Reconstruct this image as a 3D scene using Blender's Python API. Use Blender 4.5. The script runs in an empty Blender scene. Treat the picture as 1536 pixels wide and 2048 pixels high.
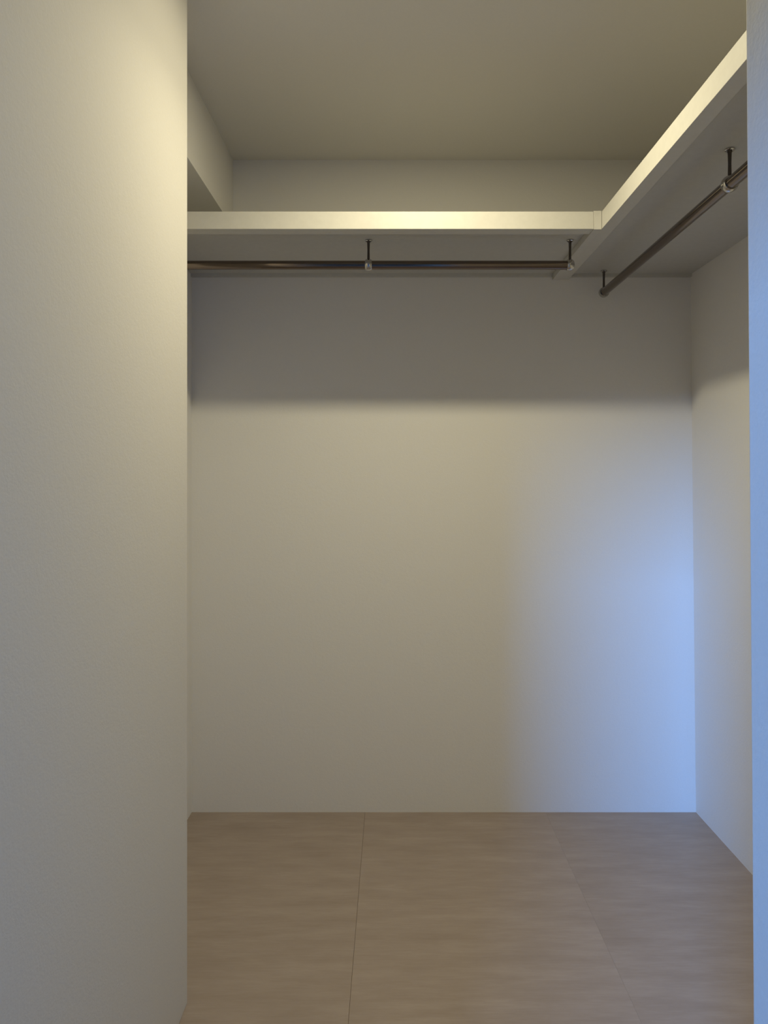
import bpy, bmesh, math, random
from mathutils import Vector, Matrix
random.seed(7)
C = bpy.context.scene

# ------------------------------------------------------------------ camera
cam_d = bpy.data.cameras.new('camera')
cam = bpy.data.objects.new('camera', cam_d)
C.collection.objects.link(cam)
cam.location = (0, 0, 1.14)
cam.rotation_euler = (math.radians(90), 0, 0)
cam_d.sensor_fit = 'VERTICAL'
cam_d.sensor_height = 36
cam_d.lens = 1420 / 2048 * 36
cam_d.shift_x = -16 / 2048
cam_d.shift_y = -74 / 2048
cam_d.clip_start = 0.02
C.camera = cam

# ------------------------------------------------------------------ world, lights, exposure
w = bpy.data.worlds.new('world'); C.world = w; w.use_nodes = True
w.node_tree.nodes['Background'].inputs[0].default_value = (0.45, 0.68, 1.0, 1)
w.node_tree.nodes['Background'].inputs[1].default_value = 0.6

def area(name, loc, size, power, color, shape='RECTANGLE', size_y=None, spread=180, rot=(0, 0, 0)):
    d = bpy.data.lights.new(name, 'AREA'); d.shape = shape; d.size = size
    if size_y: d.size_y = size_y
    d.energy = power; d.color = color; d.spread = math.radians(spread)
    o = bpy.data.objects.new(name, d); C.collection.objects.link(o)
    o.location = loc; o.rotation_euler = rot
    return o

LAMP = (0.089, 1.452, 2.205)
WARM = (1.0, 0.895, 0.60)
# daylight entering through the window of the room behind the camera
area('window_daylight', (-1.72, -3.74, 2.24), 1.1, 225, (0.12, 0.385, 1.0),
     size_y=1.0, rot=(math.radians(75), 0, math.radians(-23.5)), spread=80)

C.view_settings.view_transform = 'Standard'
C.view_settings.look = 'None'
C.view_settings.gamma = 1
C.view_settings.use_curve_mapping = False
C.view_settings.exposure = 0.0

# ------------------------------------------------------------------ materials
def base_mat(name, col, rough=0.8, metal=0.0, spec=0.3):
    m = bpy.data.materials.new(name); m.use_nodes = True
    nt = m.node_tree; b = nt.nodes['Principled BSDF']
    b.inputs['Base Color'].default_value = (*col, 1)
    b.inputs['Roughness'].default_value = rough
    b.inputs['Metallic'].default_value = metal
    b.inputs['Specular IOR Level'].default_value = spec
    return m, nt, b

def coords(nt, scale=(1, 1, 1)):
    t = nt.nodes.new('ShaderNodeTexCoord'); mp = nt.nodes.new('ShaderNodeMapping')
    mp.inputs['Scale'].default_value = scale
    nt.links.new(t.outputs['Object'], mp.inputs['Vector'])
    return mp.outputs['Vector']

def noise(nt, vec, scale, detail=3, rough=0.5):
    n = nt.nodes.new('ShaderNodeTexNoise')
    n.inputs['Scale'].default_value = scale; n.inputs['Detail'].default_value = detail
    n.inputs['Roughness'].default_value = rough
    nt.links.new(vec, n.inputs['Vector'])
    return n.outputs['Fac']

def ramp(nt, fac, stops):
    r = nt.nodes.new('ShaderNodeValToRGB')
    el = r.color_ramp.elements
    el[0].position, el[0].color = stops[0][0], (*stops[0][1], 1)
    el[1].position, el[1].color = stops[-1][0], (*stops[-1][1], 1)
    for p, c in stops[1:-1]:
        e = el.new(p); e.color = (*c, 1)
    nt.links.new(fac, r.inputs['Fac'])
    return r.outputs['Color']

def wallpaper(name, col, strength=0.25):
    m, nt, b = base_mat(name, col, 0.75, 0, 0.25)
    v = coords(nt)
    f = noise(nt, v, 260, 3, 0.6)
    g = noise(nt, v, 90, 2, 0.5)
    mx = nt.nodes.new('ShaderNodeMath'); mx.operation = 'ADD'
    nt.links.new(f, mx.inputs[0]); nt.links.new(g, mx.inputs[1])
    bp = nt.nodes.new('ShaderNodeBump')
    bp.inputs['Strength'].default_value = strength; bp.inputs['Distance'].default_value = 0.0012
    nt.links.new(mx.outputs[0], bp.inputs['Height'])
    nt.links.new(bp.outputs['Normal'], b.inputs['Normal'])
    c = tuple(x * 0.975 for x in col)
    nt.links.new(ramp(nt, f, [(0.3, c), (0.7, col)]), b.inputs['Base Color'])
    return m

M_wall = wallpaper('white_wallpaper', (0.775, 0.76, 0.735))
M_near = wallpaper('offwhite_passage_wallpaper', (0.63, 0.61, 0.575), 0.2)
M_room = wallpaper('grey_room_wallpaper', (0.42, 0.42, 0.42))
M_ceil = wallpaper('ceiling_wallpaper', (0.74, 0.72, 0.68), 0.15)

def shelf_mat(name, col, rough):
    m, nt, b = base_mat(name, col, rough, 0, 0.4)
    v = coords(nt, (1, 1, 1))
    f = noise(nt, v, 60, 4, 0.6)
    c = tuple(x * 0.96 for x in col)
    nt.links.new(ramp(nt, f, [(0.35, c), (0.65, col)]), b.inputs['Base Color'])
    bp = nt.nodes.new('ShaderNodeBump'); bp.inputs['Strength'].default_value = 0.08
    bp.inputs['Distance'].default_value = 0.0005
    nt.links.new(f, bp.inputs['Height']); nt.links.new(bp.outputs['Normal'], b.inputs['Normal'])
    return m
M_edge = shelf_mat('cream_shelf_edging', (0.60, 0.585, 0.54), 0.45)
M_panel = shelf_mat('white_shelf_panel', (0.56, 0.55, 0.515), 0.65)

def metal_mat(name, col, rough):
    m, nt, b = base_mat(name, col, rough, 1.0, 0.5)
    v = coords(nt, (4, 120, 120))
    f = noise(nt, v, 3, 3)
    r = nt.nodes.new('ShaderNodeMapRange')
    r.inputs['To Min'].default_value = rough * 0.85; r.inputs['To Max'].default_value = rough * 1.2
    nt.links.new(f, r.inputs['Value']); nt.links.new(r.outputs[0], b.inputs['Roughness'])
    return m
M_rod = metal_mat('brushed_steel_tube', (0.19, 0.155, 0.135), 0.13)
M_chrome = metal_mat('chrome_fitting', (0.50, 0.485, 0.47), 0.12)
M_stem = metal_mat('dark_steel_stem', (0.12, 0.105, 0.10), 0.25)

def floor_mat(name, tone, off):
    m, nt, b = base_mat(name, (0.4, 0.3, 0.24), 0.5, 0, 0.35)
    t = nt.nodes.new('ShaderNodeTexCoord'); mp = nt.nodes.new('ShaderNodeMapping')
    mp.inputs['Scale'].default_value = (1.0, 5.0, 1.0); mp.inputs['Location'].default_value = off
    nt.links.new(t.outputs['Object'], mp.inputs['Vector'])
    v = mp.outputs['Vector']
    big = noise(nt, v, 4.6, 7, 0.66)
    mp2 = nt.nodes.new('ShaderNodeMapping'); mp2.inputs['Scale'].default_value = (1.0, 16.0, 1.0)
    mp2.inputs['Location'].default_value = off
    nt.links.new(t.outputs['Object'], mp2.inputs['Vector'])
    fine = noise(nt, mp2.outputs['Vector'], 14, 4, 0.7)
    a = nt.nodes.new('ShaderNodeMath'); a.operation = 'MULTIPLY_ADD'
    a.inputs[1].default_value = 0.35
    nt.links.new(fine, a.inputs[0]); nt.links.new(big, a.inputs[2])
    k = tone
    col = ramp(nt, a.outputs[0], [(0.42, (0.285*k, 0.228*k, 0.192*k)), (0.66, (0.325*k, 0.264*k, 0.225*k)),
                                   (0.88, (0.37*k, 0.306*k, 0.266*k))])
    nt.links.new(col, b.inputs['Base Color'])
    bp = nt.nodes.new('ShaderNodeBump'); bp.inputs['Strength'].default_value = 0.12
    bp.inputs['Distance'].default_value = 0.0006
    nt.links.new(fine, bp.inputs['Height']); nt.links.new(bp.outputs['Normal'], b.inputs['Normal'])
    return m
M_sheet = [floor_mat('wood_print_sheet_a', 0.98, (0.3, 1.7, 0)), floor_mat('wood_print_sheet_b', 1.0, (2.1, 0.4, 0)),
           floor_mat('wood_print_sheet_c', 1.02, (4.6, 3.3, 0)), floor_mat('wood_print_sheet_d', 0.99, (7.2, 5.1, 0))]
M_sub, _, _ = base_mat('floor_underlay', (0.16, 0.12, 0.095), 0.9)
M_frame, _, _ = base_mat('window_frame_metal', (0.5, 0.5, 0.5), 0.4, 0.6)
M_lampring, _, _ = base_mat('lamp_ring_white', (0.8, 0.8, 0.78), 0.4)
M_emit = bpy.data.materials.new('lamp_diffuser'); M_emit.use_nodes = True
_b = M_emit.node_tree.nodes['Principled BSDF']
_b.inputs['Base Color'].default_value = (0.9, 0.85, 0.7, 1)
_b.inputs['Emission Color'].default_value = (*WARM, 1); _b.inputs['Emission Strength'].default_value = 6

# ------------------------------------------------------------------ helpers
def add_box(bm, x0, x1, y0, y1, z0, z1):
    vs = [bm.verts.new((x, y, z)) for z in (z0, z1) for y in (y0, y1) for x in (x0, x1)]
    for f in ((0, 2, 3, 1), (4, 5, 7, 6), (0, 1, 5, 4), (2, 6, 7, 3), (0, 4, 6, 2), (1, 3, 7, 5)):
        bm.faces.new([vs[i] for i in f])
    return vs

def add_lathe(bm, prof, origin, axis, seg=32):
    """prof: (distance along axis, radius) pairs; revolve about axis from origin"""
    axis = Vector(axis).normalized(); q = Vector((0, 0, 1)).rotation_difference(axis)
    rings = []
    for t, r in prof:
        if r < 1e-6:
            rings.append([bm.verts.new(Vector(origin) + axis * t)]); continue
        rings.append([bm.verts.new(Vector(origin) + q @ Vector((r*math.cos(2*math.pi*i/seg), r*math.sin(2*math.pi*i/seg), t)))
                      for i in range(seg)])
    for a, b in zip(rings, rings[1:]):
        for i in range(seg):
            j = (i + 1) % seg
            if len(a) == 1 and len(b) == 1: continue
            if len(a) == 1: bm.faces.new((a[0], b[j], b[i]))
            elif len(b) == 1: bm.faces.new((a[i], a[j], b[0]))
            else: bm.faces.new((a[i], a[j], b[j], b[i]))

def obj(name, bm, mat, parent=None, bevel=0, smooth=False):
    if bevel:
        bmesh.ops.bevel(bm, geom=bm.edges[:], offset=bevel, segments=2, profile=0.6, affect='EDGES')
    bmesh.ops.recalc_face_normals(bm, faces=bm.faces[:])
    me = bpy.data.meshes.new(name); bm.to_mesh(me); bm.free()
    if smooth:
        me.polygons.foreach_set('use_smooth', [True]*len(me.polygons))
        me.set_sharp_from_angle(angle=math.radians(38))
    me.materials.append(mat)
    o = bpy.data.objects.new(name, me); C.collection.objects.link(o)
    if parent:
        o.parent = parent
        o.matrix_parent_inverse = Matrix.Translation(-parent.location)
    return o

def box(name, b, mat, parent=None, bevel=0):
    bm = bmesh.new(); add_box(bm, *b)
    return obj(name, bm, mat, parent, bevel)

def struct(o, label, cat):
    o['kind'] = 'structure'; o['label'] = label; o['category'] = cat
    return o

def thing(name, label, cat, loc, group=None):
    o = bpy.data.objects.new(name, None); C.collection.objects.link(o)
    o.location = loc; o.empty_display_size = 0.05
    o['label'] = label; o['category'] = cat
    if group: o['group'] = group
    return o

# ------------------------------------------------------------------ room shell
EYE = 1.14
CEIL = 2.205
YB = 2.40            # back wall
XL = -0.677          # left side of the closet recess
XLJ = -0.4418        # face of the near left wall
YLJ = 1.534          # its far corner
XR0, XR1 = 1.0275, 1.0275 - 0.0103 * CEIL   # right closet wall, foot and top
YRJ = 0.597
XS = -0.5375         # soffit face
HS = EYE + 0.835     # soffit underside

struct(box('wall_back', (XL - 0.12, 1.16, YB, YB + 0.12, 0, CEIL), M_wall),
       'white papered back wall of the closet below and above the shelf', 'wall')

bm = bmesh.new()
vs = add_box(bm, XR0, 1.16, YRJ, YB, 0, CEIL)
for v in vs:
    if v.co.x < 1.1 and v.co.z > 1: v.co.x = XR1
struct(obj('wall_right', bm, M_wall), 'white papered right side wall of the closet under the right shelf', 'wall')

struct(box('wall_left', (XL - 0.12, XL, YLJ, YB, 0, CEIL), M_wall),
       'white left side wall of the closet recess, a sliver seen past the near wall', 'wall')

bm = bmesh.new(); add_box(bm, XL - 0.12, XLJ, -0.50, YLJ, 0, CEIL)
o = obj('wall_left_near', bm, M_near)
md = o.modifiers.new('rounded', 'BEVEL'); md.width = 0.003; md.segments = 3
struct(o, 'large white wall filling the left quarter, lit warm at its upper right', 'wall')

bm = bmesh.new()
vs = add_box(bm, 0.3080, 1.16, -3.20, YRJ, 0, CEIL)
add_box(bm, 0.292, 1.16, -3.20, -0.62, CEIL, 2.45)
for v in vs:
    if v.co.x < 0.5 and v.co.z > 1: v.co.x = 0.3080 - 0.0073 * CEIL
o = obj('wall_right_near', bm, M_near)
md = o.modifiers.new('rounded', 'BEVEL'); md.width = 0.003; md.segments = 3
struct(o, 'white wall edge at the far right of the picture tinted blue by daylight', 'wall')

struct(box('trim_soffit', (XL, XS, YLJ, YB, HS, CEIL), M_wall),
       'boxed white beam along the ceiling at the left above the back shelf', 'beam')
struct(box('ceiling', (-0.62, 1.16, -0.62, YB + 0.12, CEIL, CEIL + 0.1), M_ceil),
       'plain white papered ceiling lit dimly warm', 'ceiling')

CEIL2 = 2.45
box_c = struct(box('ceiling_room', (-3.12, 1.16, -3.32, -0.50, CEIL2, CEIL2 + 0.1), M_ceil), 'higher white ceiling of the room behind the camera', 'ceiling')
# room behind the camera, from which the daylight comes
struct(box('wall_passage', (-3.0, XLJ, -0.62, -0.50, 0, CEIL2), M_room), 'grey partition left of the passage mouth behind the camera', 'wall')
struct(box('daylight_blocker', (XLJ, 0.30, -0.62, -0.50, 1.62, CEIL2), M_wall), 'added low white daylight blocker over the passage mouth behind the camera', 'light blocker')  # added unseen slab, set low to keep daylight off the upper closet wall
struct(box('wall_side', (-3.12, -3.0, -3.2, -0.62, 0, CEIL2), M_room), 'grey side wall of the room behind the camera', 'wall')
bm = bmesh.new()
WX0, WX1, WZ0, WZ1 = -1.84, -1.13, 1.77, 2.40
add_box(bm, -3.12, WX0, -3.32, -3.2, 0, CEIL2)
add_box(bm, WX1, 0.42, -3.32, -3.2, 0, CEIL2)
add_box(bm, WX0, WX1, -3.32, -3.2, 0, WZ0)
add_box(bm, WX0, WX1, -3.32, -3.2, WZ1, CEIL2)
struct(obj('wall_window', bm, M_room), 'grey wall with a high window behind the camera', 'wall')
bm = bmesh.new()
t = 0.02
add_box(bm, WX0, WX1, -3.30, -3.26, WZ0, WZ0 + t); add_box(bm, WX0, WX1, -3.30, -3.26, WZ1 - t, WZ1)
add_box(bm, WX0, WX0 + t, -3.30, -3.26, WZ0 + t, WZ1 - t); add_box(bm, WX1 - t, WX1, -3.30, -3.26, WZ0 + t, WZ1 - t)
struct(obj('window_1', bm, M_frame), 'high metal framed window behind the camera', 'window')

# floor: subfloor and the wood print sheets laid on it edge to edge
fl = struct(box('floor', (-3.12, 1.16, -3.32, YB + 0.12, -0.05, -0.003), M_sub),
            'pale brown wood print floor with faint horizontal grain', 'floor')
seams = [-3.0, -0.701, -0.091, 0.519, 1.10]
gaps = [0.0003, 0.0003, 0.0004, 0.00012, 0.0003]
for i in range(4):
    box('floor_sheet', (seams[i] + gaps[i], seams[i+1] - gaps[i+1], -3.2, YB, -0.003, 0.0), M_sheet[i], fl)

# ------------------------------------------------------------------ shelves
HN = EYE + 0.6608     # underside of rails
HU = EYE + 0.6777     # underside of panel
HT = EYE + 0.7077     # top
YF = 1.907            # front of back shelf
XF = 0.5634           # front of right shelf
XE = 0.5415           # end rail of back shelf starts here

s = thing('wall_shelf', 'cream edged white shelf running across the back wall', 'shelf', (-0.05, 2.15, HN), 'shelves meeting in an L')
box('shelf_panel', (XL, XE, YF + 0.042, YB, HU, HT - 0.001), M_panel, s)
box('front_rail', (XL, XE, YF, YF + 0.042, HN, HT), M_edge, s, 0.0008)
o = box('end_rail', (XE + 0.0005, XF - 0.0008, YF - 0.0015, YB, HN - 0.0015, HT + 0.0015), M_edge, s, 0.0008)
o['label'] = 'narrow end rail covering the joint at the corner'
# rear ledger hidden under the panel
box('support_cleat', (XL, XE, YB - 0.012, YB, HN + 0.007, HU), M_panel, s)

s = thing('wall_shelf', 'cream edged white shelf running along the right wall toward the camera', 'shelf', (0.8, 1.6, HN), 'shelves meeting in an L')
def xr(z): return XR0 - 0.0103 * z
box('shelf_panel', (XF + 0.034, xr(HT), YRJ, YB, HU, HT - 0.001), M_panel, s)
box('front_rail', (XF, XF + 0.034, YRJ, YB, HN, HT), M_edge, s, 0.0008)
box('support_cleat', (XF + 0.034, xr(HT), YB - 0.012, YB, HN + 0.007, HU), M_panel, s)

# ------------------------------------------------------------------ hanging rails
HR = EYE + 0.605
R = 0.0127
def bracket(parent, x, y, d, end=0):
    """hanger from the shelf underside at (x, y); d = rod direction; end=+1/-1 closes that side"""
    bm = bmesh.new()
    add_lathe(bm, [(0, 0), (0, 0.0095), (0.001, 0.0105), (0.0026, 0.0105), (0.0042, 0.0085), (0.0046, 0)], (x, y, HU), (0, 0, -1), 28)
    bm.verts.ensure_lookup_table()
    f = obj('bracket', bm, M_chrome, parent, smooth=True)
    f['label'] = 'small chrome hanger with round ceiling flange'
    # two countersunk screws in the flange
    dd = Vector(d)
    for sgn in (-1, 1):
        bm = bmesh.new()
        p = Vector((x, y, HU - 0.0040)) + dd * 0.0065 * sgn
        add_lathe(bm, [(0, 0), (0, 0.0022), (0.0012, 0.0016), (0.0014, 0)], p, (0, 0, -1), 12)
        sc = obj('screw', bm, M_stem, f, smooth=True)
    bm = bmesh.new()
    add_lathe(bm, [(0.004, 0.0052), (0.009, 0.0040), (0.030, 0.0034), (HU - HR - R - 0.006, 0.0038), (HU - HR - R, 0.0050)], (x, y, HU), (0, 0, -1), 20)
    st = obj('stem', bm, M_stem, f, smooth=True)
    bm = bmesh.new()
    ro = R + 0.0038; L = 0.0095
    if end:
        a = Vector((x, y, HR)) - dd * end * L
        add_lathe(bm, [(0, R - 0.0002), (0, ro - 0.0016), (0.002, ro - 0.0002), (0.006, ro + 0.0004), (0.013, ro), (0.019, ro - 0.003), (0.021, ro - 0.008), (0.0215, 0)],
                  a, dd * end, 36)
    else:
        a = Vector((x, y, HR)) - dd * L
        add_lathe(bm, [(0, R - 0.0002), (0, ro - 0.0018), (0.0018, ro - 0.0004), (0.0055, ro + 0.0006), (0.0095, ro + 0.0010), (0.0135, ro + 0.0006), (2*L - 0.0018, ro - 0.0004), (2*L, ro - 0.0015), (2*L, R - 0.0002)],
                  a, dd, 36)
    co = obj('collar', bm, M_chrome, f, smooth=True)
    return f

def tube(name, p0, p1, parent):
    bm = bmesh.new(); p0 = Vector(p0); p1 = Vector(p1); L = (p1 - p0).length
    add_lathe(bm, [(0, 0), (0, R), (L, R), (L, 0)], p0, p1 - p0, 48)
    return obj(name, bm, M_rod, parent, smooth=True)

def socket(parent, p, d):
    bm = bmesh.new()
    add_lathe(bm, [(0, 0), (0, 0.024), (0.003, 0.024), (0.005, 0.019), (0.016, 0.0165), (0.018, 0.0155), (0.018, R - 0.0002)], p, d, 36)
    return obj('wall_socket', bm, M_chrome, parent, smooth=True)

YR = 2.0475
r = thing('hanging_rail', 'round metal clothes rail under the back shelf, parallel to the back wall', 'clothes rail', (-0.05, YR, HR), 'clothes rails under the shelves')
tube('rod', (XL + 0.001, YR, HR), (0.5133, YR, HR), r)
socket(r, (XL, YR, HR), (1, 0, 0))
bracket(r, -0.0678, YR, (1, 0, 0))
bracket(r, 0.5133, YR, (1, 0, 0), 1)

XRR = 0.702
r = thing('hanging_rail', 'round metal clothes rail under the right shelf, running toward the camera', 'clothes rail', (XRR, 1.6, HR), 'clothes rails under the shelves')
tube('rod', (XRR, YRJ + 0.001, HR), (XRR, 2.353, HR), r)
socket(r, (XRR, YRJ, HR), (0, 1, 0))
bracket(r, XRR, 1.476, (0, 1, 0))
bracket(r, XRR, 2.353, (0, 1, 0), 1)

# ------------------------------------------------------------------ ceiling downlight just above the frame
t = thing('ceiling_light', 'small round downlight in the closet ceiling, just above the picture', 'lamp', (LAMP[0], LAMP[1], CEIL))
bm = bmesh.new()
add_lathe(bm, [(0, 0.040), (0, 0.055), (0.003, 0.055), (0.006, 0.050), (0.006, 0.042), (0.001, 0.040)], (LAMP[0], LAMP[1], CEIL), (0, 0, -1), 40)
obj('trim_ring', bm, M_lampring, t, smooth=True)
bm = bmesh.new()
add_lathe(bm, [(0, 0), (0, 0.040), (0.002, 0.040), (0.003, 0)], (LAMP[0], LAMP[1], CEIL), (0, 0, -1), 40)
obj('diffuser', bm, M_emit, t, smooth=True)
area('lamp_beam', (LAMP[0], LAMP[1], CEIL - 0.0065), 0.075, 4.0, WARM, 'DISK', spread=130)
area('lamp_glow', (LAMP[0], LAMP[1], CEIL - 0.0065), 0.075, 7.8, WARM, 'DISK', spread=180)
